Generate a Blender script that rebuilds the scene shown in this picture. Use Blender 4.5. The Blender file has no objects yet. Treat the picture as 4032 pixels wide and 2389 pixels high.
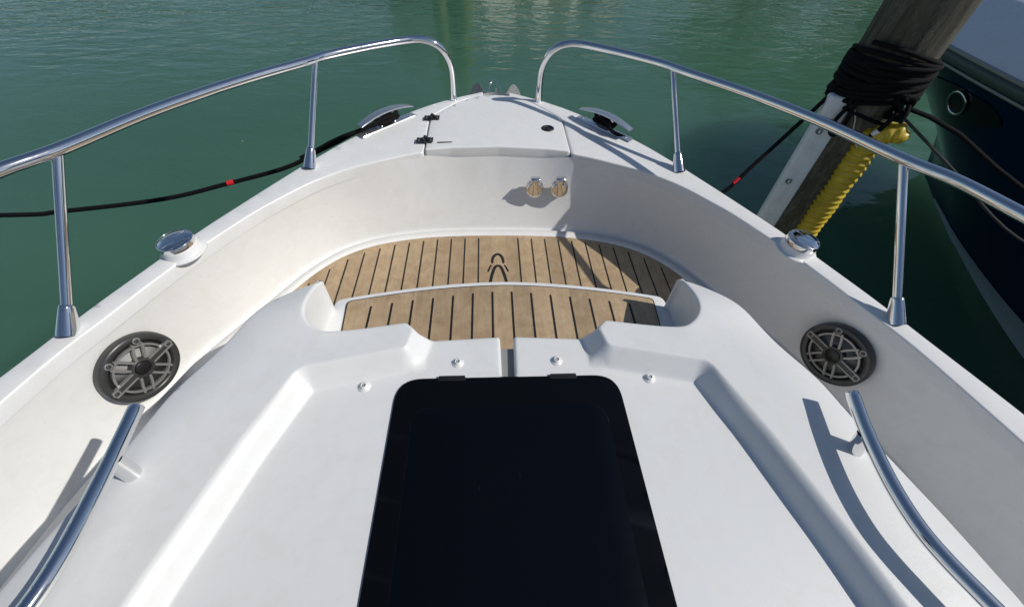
import bpy, bmesh, math, random
import numpy as np
from mathutils import Vector, Matrix
from mathutils.geometry import delaunay_2d_cdt
R = math.radians
random.seed(7); rng = np.random.default_rng(7)
SC = bpy.context.scene
COL = SC.collection

# ------------------------------------------------------------------ camera
YAW, PITCH, ROLL = R(5.069852), R(48.71906392), R(3.24746695)
cd = bpy.data.cameras.new('camera'); cam = bpy.data.objects.new('camera', cd); COL.objects.link(cam)
f_ = Vector((math.sin(YAW)*math.cos(PITCH), math.cos(YAW)*math.cos(PITCH), -math.sin(PITCH)))
r_ = Vector((math.cos(YAW), -math.sin(YAW), 0)); u_ = r_.cross(f_)
r2 = r_*math.cos(ROLL)+u_*math.sin(ROLL); u2 = -r_*math.sin(ROLL)+u_*math.cos(ROLL)
m = Matrix((r2, u2, -f_)).transposed().to_4x4(); m.translation = Vector((-0.055, 0, 2.05))
cam.matrix_world = m
cd.sensor_width = 36; cd.lens = 36*1620.53/4032; cd.clip_start = .02; cd.clip_end = 3000
SC.camera = cam

# ------------------------------------------------------------------ light
SUN_AZ, SUN_EL = R(104), R(43)          # azimuth from +Y (bow) towards +X (starboard)
w = bpy.data.worlds.new('World'); SC.world = w; w.use_nodes = True
nt = w.node_tree; bg = nt.nodes['Background']
sky = nt.nodes.new('ShaderNodeTexSky'); sky.sky_type = 'NISHITA'; sky.sun_disc = False
sky.sun_elevation = SUN_EL; sky.sun_rotation = SUN_AZ; sky.air_density = 1.0; sky.dust_density = .5; sky.ozone_density = 2.0
nt.links.new(sky.outputs[0], bg.inputs[0]); bg.inputs[1].default_value = .070
sd = bpy.data.lights.new('sun', 'SUN'); sd.energy = 3.4; sd.angle = R(.53); sd.color = (1, .955, .885)
sun = bpy.data.objects.new('sun', sd); COL.objects.link(sun)
S = Vector((math.sin(SUN_AZ)*math.cos(SUN_EL), math.cos(SUN_AZ)*math.cos(SUN_EL), math.sin(SUN_EL)))
sun.rotation_euler = S.to_track_quat('Z', 'Y').to_euler()
SC.view_settings.view_transform = 'Standard'; SC.view_settings.look = 'None'
SC.view_settings.exposure = 0; SC.view_settings.gamma = 1

# ------------------------------------------------------------------ materials
def mat(name, col, rough=.5, metal=0., **k):
    m = bpy.data.materials.new(name); m.use_nodes = True
    b = m.node_tree.nodes['Principled BSDF']
    b.inputs['Base Color'].default_value = (*col, 1); b.inputs['Roughness'].default_value = rough
    b.inputs['Metallic'].default_value = metal
    for n, v in k.items(): b.inputs[n.replace('_', ' ')].default_value = v
    return m
def N(m, t, **k):
    n = m.node_tree.nodes.new('ShaderNode'+t)
    for a, v in k.items(): setattr(n, a, v)
    return n
def L(m, a, b): m.node_tree.links.new(a, b)
def B(m): return m.node_tree.nodes['Principled BSDF']
def mapping(m, scale=(1, 1, 1), rot=(0, 0, 0)):
    tc = N(m, 'TexCoord'); mp = N(m, 'Mapping'); mp.inputs['Scale'].default_value = scale; mp.inputs['Rotation'].default_value = rot
    L(m, tc.outputs['Object'], mp.inputs[0]); return mp.outputs[0]
def noise(m, vec, scale, detail=3, rough=.5, dist=0):
    n = N(m, 'TexNoise'); n.inputs['Scale'].default_value = scale; n.inputs['Detail'].default_value = detail
    n.inputs['Roughness'].default_value = rough; n.inputs['Distortion'].default_value = dist
    L(m, vec, n.inputs['Vector']); return n.outputs['Fac']
def ramp(m, fac, stops):
    r = N(m, 'ValToRGB'); e = r.color_ramp.elements
    while len(e) < len(stops): e.new(.5)
    for i, (p, c) in enumerate(stops): e[i].position = p; e[i].color = (*c, 1)
    L(m, fac, r.inputs[0]); return r.outputs[0]
def mix(m, fac, a, b, mode='MIX'):
    x = N(m, 'MixRGB', blend_type=mode)
    for s, v in ((0, fac), (1, a), (2, b)):
        if hasattr(v, 'is_linked') or hasattr(v, 'links'): L(m, v, x.inputs[s])
        else: x.inputs[s].default_value = v if s == 0 else (*v, 1)
    return x.outputs[0]
def bump(m, h, strength, dist=.01, normal=None):
    b = N(m, 'Bump'); b.inputs['Strength'].default_value = strength; b.inputs['Distance'].default_value = dist
    L(m, h, b.inputs['Height'])
    if normal: L(m, normal, b.inputs['Normal'])
    return b.outputs[0]

def gelcoat(name, c, rough, specks=True, orange=.05):
    m = mat(name, c, rough, 0, IOR=1.48)
    v = mapping(m)
    big = noise(m, v, 2.3, 4, .6); dirt = noise(m, v, 17, 6, .65, .6)
    c0 = ramp(m, big, [(.3, tuple(x*.955 for x in c)), (.7, c)])
    c1 = mix(m, .55, c0, ramp(m, dirt, [(.34, tuple(x*y*.93 for x, y in zip(c, (1, .985, .95)))), (.55, c)]))
    if specks:
        sp = noise(m, v, 130, 2, .5); f = ramp(m, sp, [(.755, (0, 0, 0)), (.80, (1, 1, 1))])
        sp2 = noise(m, v, 8, 2, .5); f2 = ramp(m, sp2, [(.5, (0, 0, 0)), (.75, (.4, .4, .4))])
        ff = mix(m, 1, f, f2, 'MULTIPLY')
        c1 = mix(m, ff, c1, (.33, .31, .27))
        sm = noise(m, mapping(m, (1, .35, 1), (0, 0, .6)), 42, 5, .75, 1.5); c1 = mix(m, ramp(m, sm, [(.68, (0, 0, 0)), (.74, (.22, .22, .22))]), c1, (.45, .43, .38))
    L(m, c1, B(m).inputs['Base Color'])
    L(m, ramp(m, dirt, [(.3, (rough*1.5,)*3), (.7, (rough*.85,)*3)]), B(m).inputs['Roughness'])
    L(m, bump(m, noise(m, v, 320, 2, .5), orange, .0006), B(m).inputs['Normal'])
    return m
GEL = gelcoat('white_gelcoat', (.79, .795, .79), .24)
GELIN = gelcoat('liner_gelcoat', (.83, .83, .815), .28, specks=False)
NONSKID = gelcoat('deck_gelcoat', (.745, .755, .755), .34, orange=.25)
CHROME = mat('polished_steel', (.80, .80, .80), .045, 1.0)
v = mapping(CHROME); L(CHROME, ramp(CHROME, noise(CHROME, v, 30, 5, .6), [(.35, (.035,)*3), (.75, (.12,)*3)]), B(CHROME).inputs['Roughness'])
BRUSHED = mat('satin_steel', (.72, .73, .74), .30, .9)
v = mapping(BRUSHED, (60, 60, 60)); L(BRUSHED, bump(BRUSHED, noise(BRUSHED, v, 8, 3), .15, .0005), B(BRUSHED).inputs['Normal'])
BLACK = mat('black_plastic', (.012, .012, .013), .38)
RUBBER = mat('black_caulk', (.010, .010, .010), .6)
GUN = mat('gunmetal_plastic', (.062, .062, .062), .35, .3)
GUNL = mat('light_gunmetal_plastic', (.33, .33, .32), .33, .45)
CONE = mat('speaker_cone', (.50, .50, .49), .45)
GALV = mat('galvanised_steel', (.2, .2, .21), .6, .2)
v = mapping(GALV); L(GALV, ramp(GALV, noise(GALV, v, 60, 5, .7), [(.3, (.10, .105, .11)), (.7, (.22, .23, .235))]), B(GALV).inputs['Base Color'])
GLASS = mat('tinted_acrylic', (.0025, .0027, .003), .07, 0, IOR=1.45)
B(GLASS).inputs['Specular IOR Level'].default_value = .32
v = mapping(GLASS, (1, .25, 1), (0, 0, .5))
L(GLASS, ramp(GLASS, noise(GLASS, v, 120, 5, .7), [(.45, (.05,)*3), (.8, (.22,)*3)]), B(GLASS).inputs['Roughness'])
GLASS2 = mat('tinted_acrylic_centre', (.0020, .0028, .0048), .09, 0, IOR=1.45); B(GLASS2).inputs['Specular IOR Level'].default_value = .27
v = mapping(GLASS2, (1, .12, 1), (0, 0, .7)); sc_ = noise(GLASS2, v, 160, 4, .7)
v2 = mapping(GLASS2); du_ = noise(GLASS2, v2, 5, 6, .7)
L(GLASS2, mix(GLASS2, ramp(GLASS2, mix(GLASS2, 1, ramp(GLASS2, sc_, [(.66, (0, 0, 0)), (.72, (1, 1, 1))]), ramp(GLASS2, du_, [(.45, (0, 0, 0)), (.7, (1, 1, 1))]), 'MULTIPLY'), [(0, (0, 0, 0)), (1, (.5, .5, .5))]), (.0020, .0028, .0048), (.022, .024, .030)), B(GLASS2).inputs['Base Color'])
L(GLASS2, ramp(GLASS2, du_, [(.35, (.06,)*3), (.7, (.2,)*3)]), B(GLASS2).inputs['Roughness'])
GRAYW = mat('grey_drain', (.26, .26, .255), .4)
REDM = mat('red_tape', (.75, .02, .03), .5)
WHITEP = mat('white_whipping', (.7, .7, .7), .6)
CORD = mat('pale_cord', (.50, .50, .46), .7)

def rope_mat(name, c, lite):
    m = mat(name, c, .85); B(m).inputs['Specular IOR Level'].default_value = .2
    tc = N(m, 'UVMap'); mp = N(m, 'Mapping'); mp.inputs['Scale'].default_value = (1, 1, 1); L(m, tc.outputs[0], mp.inputs[0])
    def wv(rot):
        w_ = N(m, 'TexWave'); w_.inputs['Scale'].default_value = 1.0; w_.inputs['Distortion'].default_value = .3
        q = N(m, 'Mapping'); q.inputs['Rotation'].default_value = (0, 0, rot); L(m, mp.outputs[0], q.inputs[0]); L(m, q.outputs[0], w_.inputs[0]); return w_.outputs['Fac']
    h = mix(m, 1, wv(.75), wv(-.75), 'MULTIPLY')
    L(m, ramp(m, h, [(.05, c), (.7, lite)]), B(m).inputs['Base Color'])
    L(m, bump(m, h, .8, .002), B(m).inputs['Normal'])
    return m
ROPE = rope_mat('black_braid', (.0025, .0025, .0032), (.012, .012, .015))
ROPEG = rope_mat('grey_braid', (.03, .03, .03), (.16, .16, .16))

TEAK = mat('teak', (.36, .25, .15), .62)
v = mapping(TEAK)
sx = N(TEAK, 'SeparateXYZ'); L(TEAK, v, sx.inputs[0])
a = N(TEAK, 'Math', operation='MULTIPLY_ADD'); a.inputs[1].default_value = 1/.0683; a.inputs[2].default_value = .47; L(TEAK, sx.outputs[0], a.inputs[0])
fl = N(TEAK, 'Math', operation='FLOOR'); L(TEAK, a.outputs[0], fl.inputs[0])
wn = N(TEAK, 'TexWhiteNoise', noise_dimensions='1D'); L(TEAK, fl.outputs[0], wn.inputs['W'])
cx = N(TEAK, 'CombineXYZ'); L(TEAK, wn.outputs[0], cx.inputs[2])
va = N(TEAK, 'VectorMath', operation='ADD'); L(TEAK, v, va.inputs[0]); L(TEAK, cx.outputs[0], va.inputs[1])
mp = N(TEAK, 'Mapping'); mp.inputs['Scale'].default_value = (14, 1.3, 9); L(TEAK, va.outputs[0], mp.inputs[0])
g1 = noise(TEAK, mp.outputs[0], 7, 8, .72, .8)
g2 = noise(TEAK, v, 19, 6, .7, .5)
c1 = ramp(TEAK, g1, [(.28, (.31, .215, .12)), (.5, (.46, .33, .195)), (.75, (.57, .43, .27))])
c2 = mix(TEAK, .45, c1, ramp(TEAK, g2, [(.3, (.30, .215, .12)), (.62, (.60, .46, .295))]))
c3 = mix(TEAK, .75, c2, ramp(TEAK, wn.outputs[0], [(0, (.70, .68, .67)), (1, (1, 1, 1))]), 'MULTIPLY')
L(TEAK, c3, B(TEAK).inputs['Base Color']); L(TEAK, bump(TEAK, g1, .25, .001), B(TEAK).inputs['Normal'])

WOOD = mat('weathered_piling_wood', (.1, .09, .06), .85)
v = mapping(WOOD, (1, 1, .16))
g = noise(WOOD, v, 26, 9, .72, 1.2); st = noise(WOOD, mapping(WOOD, (1, 1, .35), (.3, .2, 0)), 11, 8, .75, 2.5)
c = ramp(WOOD, g, [(.3, (.030, .027, .019)), (.55, (.075, .068, .048)), (.8, (.14, .13, .10))])
c = mix(WOOD, ramp(WOOD, st, [(.54, (0, 0, 0)), (.562, (.55, .55, .55)), (.585, (0, 0, 0))]), c, (.20, .20, .155))
L(WOOD, c, B(WOOD).inputs['Base Color']); L(WOOD, bump(WOOD, g, .5, .006), B(WOOD).inputs['Normal'])

BUMP = mat('grey_vinyl', (.50, .53, .56), .45)
L(BUMP, ramp(BUMP, noise(BUMP, mapping(BUMP), 9, 6, .7), [(.3, (.62, .65, .68)), (.7, (.78, .80, .82))]), B(BUMP).inputs['Base Color'])
YEL = mat('yellow_vinyl', (.62, .45, .03), .45)
L(YEL, ramp(YEL, noise(YEL, mapping(YEL), 22, 6, .7), [(.3, (.38, .26, .012)), (.7, (.62, .46, .035))]), B(YEL).inputs['Base Color'])
NAVY = mat('navy_topside_paint', (.003, .014, .045), .16, 0, IOR=1.5); B(NAVY).inputs['Specular IOR Level'].default_value = .28
NAVYK = mat('black_hull_patch', (.006, .007, .007), .2)
BOOT = mat('pale_boot_stripe', (.24, .32, .34), .4)
HWHITE = gelcoat('neighbour_gelcoat', (.72, .74, .80), .3, specks=False)
RUBR = mat('rubbing_strake', (.05, .07, .06), .35)
RUBL = mat('strake_edge', (.30, .30, .25), .35)
LEAF = mat('tree_foliage', (.045, .085, .02), .7)
L(LEAF, ramp(LEAF, noise(LEAF, mapping(LEAF), 1.2, 4), [(.3, (.06, .10, .02)), (.7, (.17, .24, .06))]), B(LEAF).inputs['Base Color'])
BARK = mat('bark', (.12, .09, .06), .9)
PALE = mat('pale_wall', (.80, .78, .70), .8)
DOCKW = mat('dock_timber', (.23, .20, .16), .85)
OLIVEW = mat('olive_timber', (.15, .17, .06), .85)
FLOTSAM = mat('dry_leaf', (.35, .28, .15), .8)

WATER = mat('harbour_water', (.02, .075, .055), .035, 0, IOR=1.333)
B(WATER).inputs['Subsurface Weight'].default_value = 1; B(WATER).inputs['Subsurface Radius'].default_value = (1, 1, 1); B(WATER).inputs['Subsurface Scale'].default_value = 9.0; B(WATER).subsurface_method = 'RANDOM_WALK'
v = mapping(WATER)
cl = ramp(WATER, noise(WATER, v, .35, 3), [(.35, (.050, .126, .082)), (.65, (.062, .147, .098))])
L(WATER, cl, B(WATER).inputs['Base Color'])
n1 = noise(WATER, mapping(WATER, (1, 1.9, 1), (0, 0, .25)), 1.5, 3, .5, .3)
n2 = noise(WATER, mapping(WATER, (1, 2.4, 1), (0, 0, -.3)), 6.5, 3, .5, .4)
n3 = noise(WATER, mapping(WATER, (1, 1.6, 1)), 26, 2, .5)
sxw = N(WATER, 'SeparateXYZ'); L(WATER, v, sxw.inputs[0])
mr = N(WATER, 'MapRange', interpolation_type='SMOOTHSTEP'); mr.inputs['From Min'].default_value = 3.0; mr.inputs['From Max'].default_value = 8.5; L(WATER, sxw.outputs[1], mr.inputs['Value'])
patch = ramp(WATER, noise(WATER, mapping(WATER, (1, 1.6, 1)), .28, 3, .5, .5), [(.30, (.25, .25, .25)), (.62, (1, 1, 1))])
n0 = noise(WATER, mapping(WATER, (1, 2.0, 1), (0, 0, -.22)), 2.3, 3, .52, .35)
msk = mix(WATER, 1, mr.outputs[0], patch, 'MULTIPLY')
h0 = mix(WATER, msk, (.5, .5, .5), n0)
b0 = bump(WATER, h0, 1.0, .042)
b1 = bump(WATER, n1, .35, .03, b0); b2 = bump(WATER, n2, .30, .006, b1); b3 = bump(WATER, n3, .12, .0012, b2)
L(WATER, b3, B(WATER).inputs['Normal'])

# ------------------------------------------------------------------ helpers
def link(name, verts, faces, mats, parent=None, smooth=True, midx=None, uv=None):
    me = bpy.data.meshes.new(name); me.from_pydata([tuple(map(float, q)) for q in verts], [], [tuple(q) for q in faces])
    if not isinstance(mats, (list, tuple)): mats = [mats]
    for x in mats: me.materials.append(x)
    if midx is not None: me.polygons.foreach_set('material_index', list(map(int, midx)))
    if smooth: me.polygons.foreach_set('use_smooth', [True]*len(me.polygons))
    if uv is not None:
        l = me.uv_layers.new(name='UVMap'); vi = np.zeros(len(me.loops), dtype=np.int32); me.loops.foreach_get('vertex_index', vi)
        l.data.foreach_set('uv', np.asarray(uv, dtype=np.float32)[vi].ravel())
    me.update()
    o = bpy.data.objects.new(name, me); COL.objects.link(o)
    if parent is not None: o.parent = parent
    return o
class MB:
    def __init__(s): s.v = []; s.f = []; s.m = []; s.uv = []
    def add(s, v, f, mi=0, uv=None):
        o = len(s.v); s.v += [tuple(q) for q in v]; s.f += [tuple(i+o for i in q) for q in f]; s.m += [mi]*len(f)
        s.uv += list(uv) if uv is not None else [(0, 0)]*len(v)
    def build(s, name, mats, parent=None, smooth=True, sharp=None):
        o = link(name, s.v, s.f, mats, parent, smooth, s.m, s.uv)
        if sharp is not None:
            bm = bmesh.new(); bm.from_mesh(o.data); bmesh.ops.recalc_face_normals(bm, faces=bm.faces)
            for e in bm.edges:
                if len(e.link_faces) == 2 and e.calc_face_angle(0) > sharp: e.smooth = False
            bm.to_mesh(o.data); bm.free()
        return o
def tag(o, label=None, cat=None, group=None, kind=None):
    if label: o['label'] = label
    if cat: o['category'] = cat
    if group: o['group'] = group
    if kind: o['kind'] = kind
    return o
def empty(name, loc=(0, 0, 0), parent=None):
    o = bpy.data.objects.new(name, None); COL.objects.link(o); o.location = loc; o.empty_display_size = .1
    if parent is not None: o.parent = parent
    return o
def spline(pts, n=8, closed=False):
    P = [np.array(p, float) for p in pts]; out = []; k = len(P)
    rngi = range(k if closed else k-1)
    for i in rngi:
        p1, p2 = P[i], P[(i+1) % k]
        p0 = P[(i-1) % k] if (closed or i > 0) else 2*p1-p2
        p3 = P[(i+2) % k] if (closed or i+2 < k) else 2*p2-p1
        for j in range(n):
            t = j/n
            # centripetal-ish catmull rom (uniform) with reduced tangents
            out.append(.5*((2*p1)+(-p0+p2)*t+(2*p0-5*p1+4*p2-p3)*t*t+(-p0+3*p1-3*p2+p3)*t**3))
    if not closed: out.append(P[-1])
    return out
def resample(pts, step=None, n=None, closed=False):
    P = np.array(pts, float)
    if closed: P = np.vstack([P, P[:1]])
    d = np.r_[0, np.cumsum(np.linalg.norm(np.diff(P, axis=0), axis=1))]
    if n is None: n = max(2, int(round(d[-1]/step))+1)
    t = np.linspace(0, d[-1], n)
    q = np.stack([np.interp(t, d, P[:, i]) for i in range(P.shape[1])], 1)
    return q[:-1] if closed else q
def round_poly(pts, radii, seg=7):
    """polygon with filleted corners"""
    out = []; k = len(pts)
    if not hasattr(radii, '__len__'): radii = [radii]*k
    for i in range(k):
        p = np.array(pts[i], float); a = np.array(pts[i-1], float)-p; b = np.array(pts[(i+1) % k], float)-p
        la, lb = np.linalg.norm(a), np.linalg.norm(b); a /= la; b /= lb
        ang = math.acos(max(-1, min(1, a@b))); r = radii[i]
        if r <= 0 or ang > 3.1: out.append(p); continue
        t = min(r/math.tan(ang/2), la*.49, lb*.49)
        p0, p2 = p+a*t, p+b*t
        for j in range(seg+1):
            s = j/seg; out.append((1-s)**2*p0+2*s*(1-s)*p+s*s*p2)
    return np.array(out)
def ccw(L_):
    L_ = np.array(L_, float); x, y = L_[:, 0], L_[:, 1]
    return L_ if (x*np.roll(y, -1)-y*np.roll(x, -1)).sum() > 0 else L_[::-1].copy()
def offset(Lp, d):
    """inward offset of a ccw loop"""
    e = np.roll(Lp, -1, 0)-Lp; e /= np.maximum(np.linalg.norm(e, axis=1), 1e-9)[:, None]
    n = np.stack([-e[:, 1], e[:, 0]], 1); nn = n+np.roll(n, 1, 0)
    ln = np.linalg.norm(nn, axis=1); nn /= np.maximum(ln, 1e-6)[:, None]
    c = np.maximum((nn*n).sum(1), .45)
    return Lp+nn*(d/c)[:, None]
def segdist(P, A, Bq):
    """distance from points P to polyline segments A->B"""
    out = np.full(len(P), 1e9)
    for a, b in zip(A, Bq):
        ab = b-a; l2 = max(ab@ab, 1e-12); t = np.clip(((P-a)@ab)/l2, 0, 1)
        out = np.minimum(out, np.linalg.norm(P-(a+t[:, None]*ab), axis=1))
    return out
def inside(P, Lp):
    c = np.zeros(len(P), bool)
    for a, b in zip(Lp, np.roll(Lp, -1, 0)):
        cond = (a[1] > P[:, 1]) != (b[1] > P[:, 1])
        with np.errstate(divide='ignore', invalid='ignore'):
            c ^= cond & (P[:, 0] < (b[0]-a[0])*(P[:, 1]-a[1])/(b[1]-a[1])+a[0])
    return c
def plate(name, loop, zfun, mats, parent=None, bevel=.008, depth=.05, grid=.03, holes=(), step=.012, zbot=None, bseg=4, sharp=None, midx=0, extra=None):
    """a moulded plate: rounded edge, skirt, surface height zfun(x,y); outline = loop"""
    mb = MB()
    def ringset(Lp, inward):
        rings = []
        for k in range(bseg+1):
            th = math.pi/2*k/bseg; d = bevel*(1-math.cos(th)); drop = bevel*(1-math.sin(th))
            q = offset(Lp, d*inward); rings.append((q, drop))
        return rings
    loops = [(ccw(loop), 1)]+[(ccw(h), -1) for h in holes]
    cdtv = []; cdte = []; base_idx = []
    for Lp, sgn in loops:
        Lp = resample(Lp, step=step, closed=True)
        rs = ringset(Lp, sgn); k = len(Lp); start = len(mb.v); vs = []
        zb = zfun(rs[0][0])
        low = (zb-depth) if zbot is None else np.full(k, zbot)
        vs += [(x, y, z) for (x, y), z in zip(rs[0][0], low)]
        for q, drop in rs: vs += [(x, y, z-drop) for (x, y), z in zip(q, zfun(q))]
        fs = []
        for r in range(len(rs)):
            for i in range(k):
                j = (i+1) % k; f = (r*k+i, r*k+j, (r+1)*k+j, (r+1)*k+i)
                fs.append(f if sgn > 0 else f[::-1])
        mb.add(vs, fs, midx)
        o = len(cdtv); q = rs[-1][0]; top0 = start+(len(rs))*k
        cdtv += [tuple(p) for p in q]; base_idx += list(range(top0, top0+k)); cdte += [(o+i, o+(i+1) % k) for i in range(k)]
    inner = np.array(cdtv[:len(cdtv)]); Lo = offset(resample(loops[0][0], step=step, closed=True), bevel)
    lo, hi = Lo.min(0), Lo.max(0)
    gx, gy = np.meshgrid(np.arange(lo[0], hi[0], grid), np.arange(lo[1], hi[1], grid)); G = np.stack([gx.ravel(), gy.ravel()], 1)
    G = G[inside(G, Lo)]; G = G[segdist(G, Lo, np.roll(Lo, -1, 0)) > min(grid, step)*.5]
    if extra is not None:
        EX, near = extra; G = G[~near(G)]; EX = EX[inside(EX, Lo)]; EX = EX[segdist(EX, Lo, np.roll(Lo, -1, 0)) > .004]; G = np.vstack([G, EX])
    for h in holes:
        H = offset(resample(ccw(h), step=step, closed=True), -bevel)
        G = G[~inside(G, H)]; G = G[segdist(G, H, np.roll(H, -1, 0)) > min(grid, step)*.5]
    nb = len(cdtv); allv = [Vector((float(p[0]), float(p[1]))) for p in cdtv]+[Vector((float(p[0]), float(p[1]))) for p in G]
    V, E, F, OV, OE, OF = delaunay_2d_cdt(allv, cdte, [], 0, 1e-6)
    VP = np.array([(q.x, q.y) for q in V])
    idx = []; newv = []
    Z = zfun(VP)
    for i, ov in enumerate(OV):
        b = [q for q in ov if q < nb]
        if b: idx.append(base_idx[b[0]])
        else: idx.append(len(mb.v)+len(newv)); newv.append((VP[i][0], VP[i][1], Z[i]))
    Ctr = np.array([VP[list(f)].mean(0) for f in F]); ok = inside(Ctr, Lo)
    for h in holes: ok &= ~inside(Ctr, offset(resample(ccw(h), step=step, closed=True), -bevel))
    mb.v += newv; mb.uv += [(0, 0)]*len(newv)
    for f, k_ in zip(F, ok):
        if k_:
            g = [idx[i] for i in f]
            if len(set(g)) == len(g): mb.f.append(tuple(g)); mb.m.append(midx)
    o = link(name, mb.v, mb.f, mats, parent, True, mb.m, mb.uv)
    if sharp:
        bm = bmesh.new(); bm.from_mesh(o.data)
        for e in bm.edges:
            if len(e.link_faces) == 2 and e.calc_face_angle(0) > sharp: e.smooth = False
        bm.to_mesh(o.data); bm.free()
    return o
def frames(P):
    P = np.array(P, float); T = np.gradient(P, axis=0); T /= np.maximum(np.linalg.norm(T, axis=1), 1e-9)[:, None]
    up = np.array([0, 0, 1.]) if abs(T[0][2]) < .9 else np.array([1., 0, 0]); n = np.cross(T[0], up); n /= np.linalg.norm(n); out = []
    for t in T:
        n = n-t*(n@t); n /= max(np.linalg.norm(n), 1e-9); out.append((n, np.cross(t, n)))
    return P, T, out
def tube(mb, P, r, seg=16, mi=0, cap=True, uvs=1.):
    """r: number or per-point list"""
    P, T, fr = frames(P); k = len(P); rr = r if hasattr(r, '__len__') else [r]*k
    v = []; uv = []; f = []; d = np.r_[0, np.cumsum(np.linalg.norm(np.diff(P, axis=0), axis=1))]
    for i in range(k):
        a, b = fr[i]
        for j in range(seg):
            t = 2*math.pi*j/seg; v.append(P[i]+(a*math.cos(t)+b*math.sin(t))*rr[i]); uv.append((d[i]*uvs, (1-abs(2*j/seg-1))*.06*uvs))
    for i in range(k-1):
        for j in range(seg):
            q = (j+1) % seg; f.append((i*seg+j, i*seg+q, (i+1)*seg+q, (i+1)*seg+j))
    if cap:
        for e, i in ((-1, 0), (1, k-1)):
            c = len(v); v.append(P[i]+T[i]*e*rr[i]*.18); uv.append((0, 0)); rg = []
            for j in range(seg):   # rounded rim
                t = 2*math.pi*j/seg; a, b = fr[i]; rg.append(len(v)); v.append(P[i]+T[i]*e*rr[i]*.14+(a*math.cos(t)+b*math.sin(t))*rr[i]*.86); uv.append((0, 0))
            for j in range(seg):
                q = (j+1) % seg; b0, b1 = i*seg+j, i*seg+q
                f.append((b0, b1, rg[q], rg[j]) if e > 0 else (b1, b0, rg[j], rg[q]))
                f.append((rg[j], rg[q], c) if e > 0 else (rg[q], rg[j], c))
    mb.add(v, f, mi, uv)
def lathe(mb, prof, origin=(0, 0, 0), axis=(0, 0, 1), seg=40, mi=0, ref=None):
    ax = np.array(axis, float); ax /= np.linalg.norm(ax)
    rf = np.array(ref if ref is not None else ((1, 0, 0) if abs(ax[0]) < .9 else (0, 1, 0)), float)
    a = np.cross(ax, rf); a /= np.linalg.norm(a); b = np.cross(ax, a); O = np.array(origin, float)
    v = []; f = []
    for r, h in prof:
        for j in range(seg):
            t = 2*math.pi*j/seg; v.append(O+ax*h+(a*math.cos(t)+b*math.sin(t))*r)
    for i in range(len(prof)-1):
        for j in range(seg):
            q = (j+1) % seg; f.append((i*seg+j, i*seg+q, (i+1)*seg+q, (i+1)*seg+j))
    f.append(tuple(range(seg))[::-1]); f.append(tuple(range((len(prof)-1)*seg, len(prof)*seg)))
    mb.add(v, f, mi)
def box(mb, c, s, ax=None, mi=0, bev=.0):
    c = np.array(c, float); s = np.array(s, float)/2
    A = np.eye(3) if ax is None else np.array(ax, float)
    bm = bmesh.new(); bmesh.ops.create_cube(bm, size=2)
    for v_ in bm.verts: v_.co = Vector([v_.co[i]*s[i] for i in range(3)])
    if bev > 0: bmesh.ops.bevel(bm, geom=list(bm.edges), offset=bev, segments=3, affect='EDGES', profile=.6)
    bm.verts.ensure_lookup_table()
    V = [c+A[0]*v_.co.x+A[1]*v_.co.y+A[2]*v_.co.z for v_ in bm.verts]
    mb.add(V, [tuple(q.index for q in f.verts) for f in bm.faces], mi); bm.free()
def extrude_poly(mb, pts2, origin, U, V_, W, h0, h1, mi=0):
    """2-D polygon in the U,V plane extruded from h0 to h1 along W"""
    O = np.array(origin, float); U, V_, W = (np.array(q, float) for q in (U, V_, W)); k = len(pts2)
    pts2 = ccw(pts2)
    v = [O+U*a+V_*b+W*h0 for a, b in pts2]+[O+U*a+V_*b+W*h1 for a, b in pts2]
    f = [tuple(range(k))[::-1], tuple(range(k, 2*k))]+[(i, (i+1) % k, k+(i+1) % k, k+i) for i in range(k)]
    mb.add(v, f, mi)
def ribbon(pts, wd):
    """flat closed outline around a centre line, width wd (number or list)"""
    P = np.array(pts, float); T = np.gradient(P, axis=0); T /= np.linalg.norm(T, axis=1)[:, None]; n = np.stack([-T[:, 1], T[:, 0]], 1)
    w_ = np.array(wd if hasattr(wd, '__len__') else [wd]*len(P))[:, None]/2
    a = P+n*w_; b = P-n*w_
    ce = P[-1]+T[-1]*w_[-1]; cs = P[0]-T[0]*w_[0]
    return np.vstack([a, [(a[-1]+ce*1.6)/2.6], [ce], [(b[-1]+ce*1.6)/2.6], b[::-1], [(b[0]+cs*1.6)/2.6], [cs], [(a[0]+cs*1.6)/2.6]])
const = lambda z: (lambda P: np.full(len(P), float(z)))

# ================================================================== OUR BOAT
boat = tag(empty('motor_boat'), 'white motor boat foredeck with steel bow rails and teak bow well', 'boat')

OUT = [(1.56, -1.2), (1.55, -.6), (1.53, -.2), (1.495, .05), (1.45, .25), (1.395, .438), (1.30, .69), (1.24, .85), (1.175, 1.0), (1.085, 1.2), (1.0, 1.36),
       (.90, 1.54), (.80, 1.71), (.66, 1.915), (.44, 2.16), (.265, 2.305), (.072, 2.418)]
INN = [(1.46, -1.2), (1.45, -.6), (1.43, -.25), (1.40, .0), (1.36, .2), (1.30, .44), (1.234, .672), (1.175, .815), (1.118, .955), (1.035, 1.13), (.93, 1.315),
       (.868, 1.40), (.785, 1.503), (.69, 1.588), (.60, 1.645), (.50, 1.695), (.42, 1.733), (.342, 1.762)]
def zg(P):
    P = np.asarray(P); return 1.062+.012*np.clip(P[:, 1], 0, 2.5)-.012*np.clip(-P[:, 1], 0, 1)
o_s = np.array(spline(OUT, 6)); i_s = np.array(spline(INN, 6))
SEAM = [(.3415, 1.765), (.3415, 2.03), (.340, 2.067), (.335, 2.100), (.320, 2.134), (.272, 2.200), (.194, 2.295), (.132, 2.338), (.072, 2.363)]
se = np.array(spline(SEAM, 5))
gun = np.vstack([o_s, se[::-1], i_s[::-1]])
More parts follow.
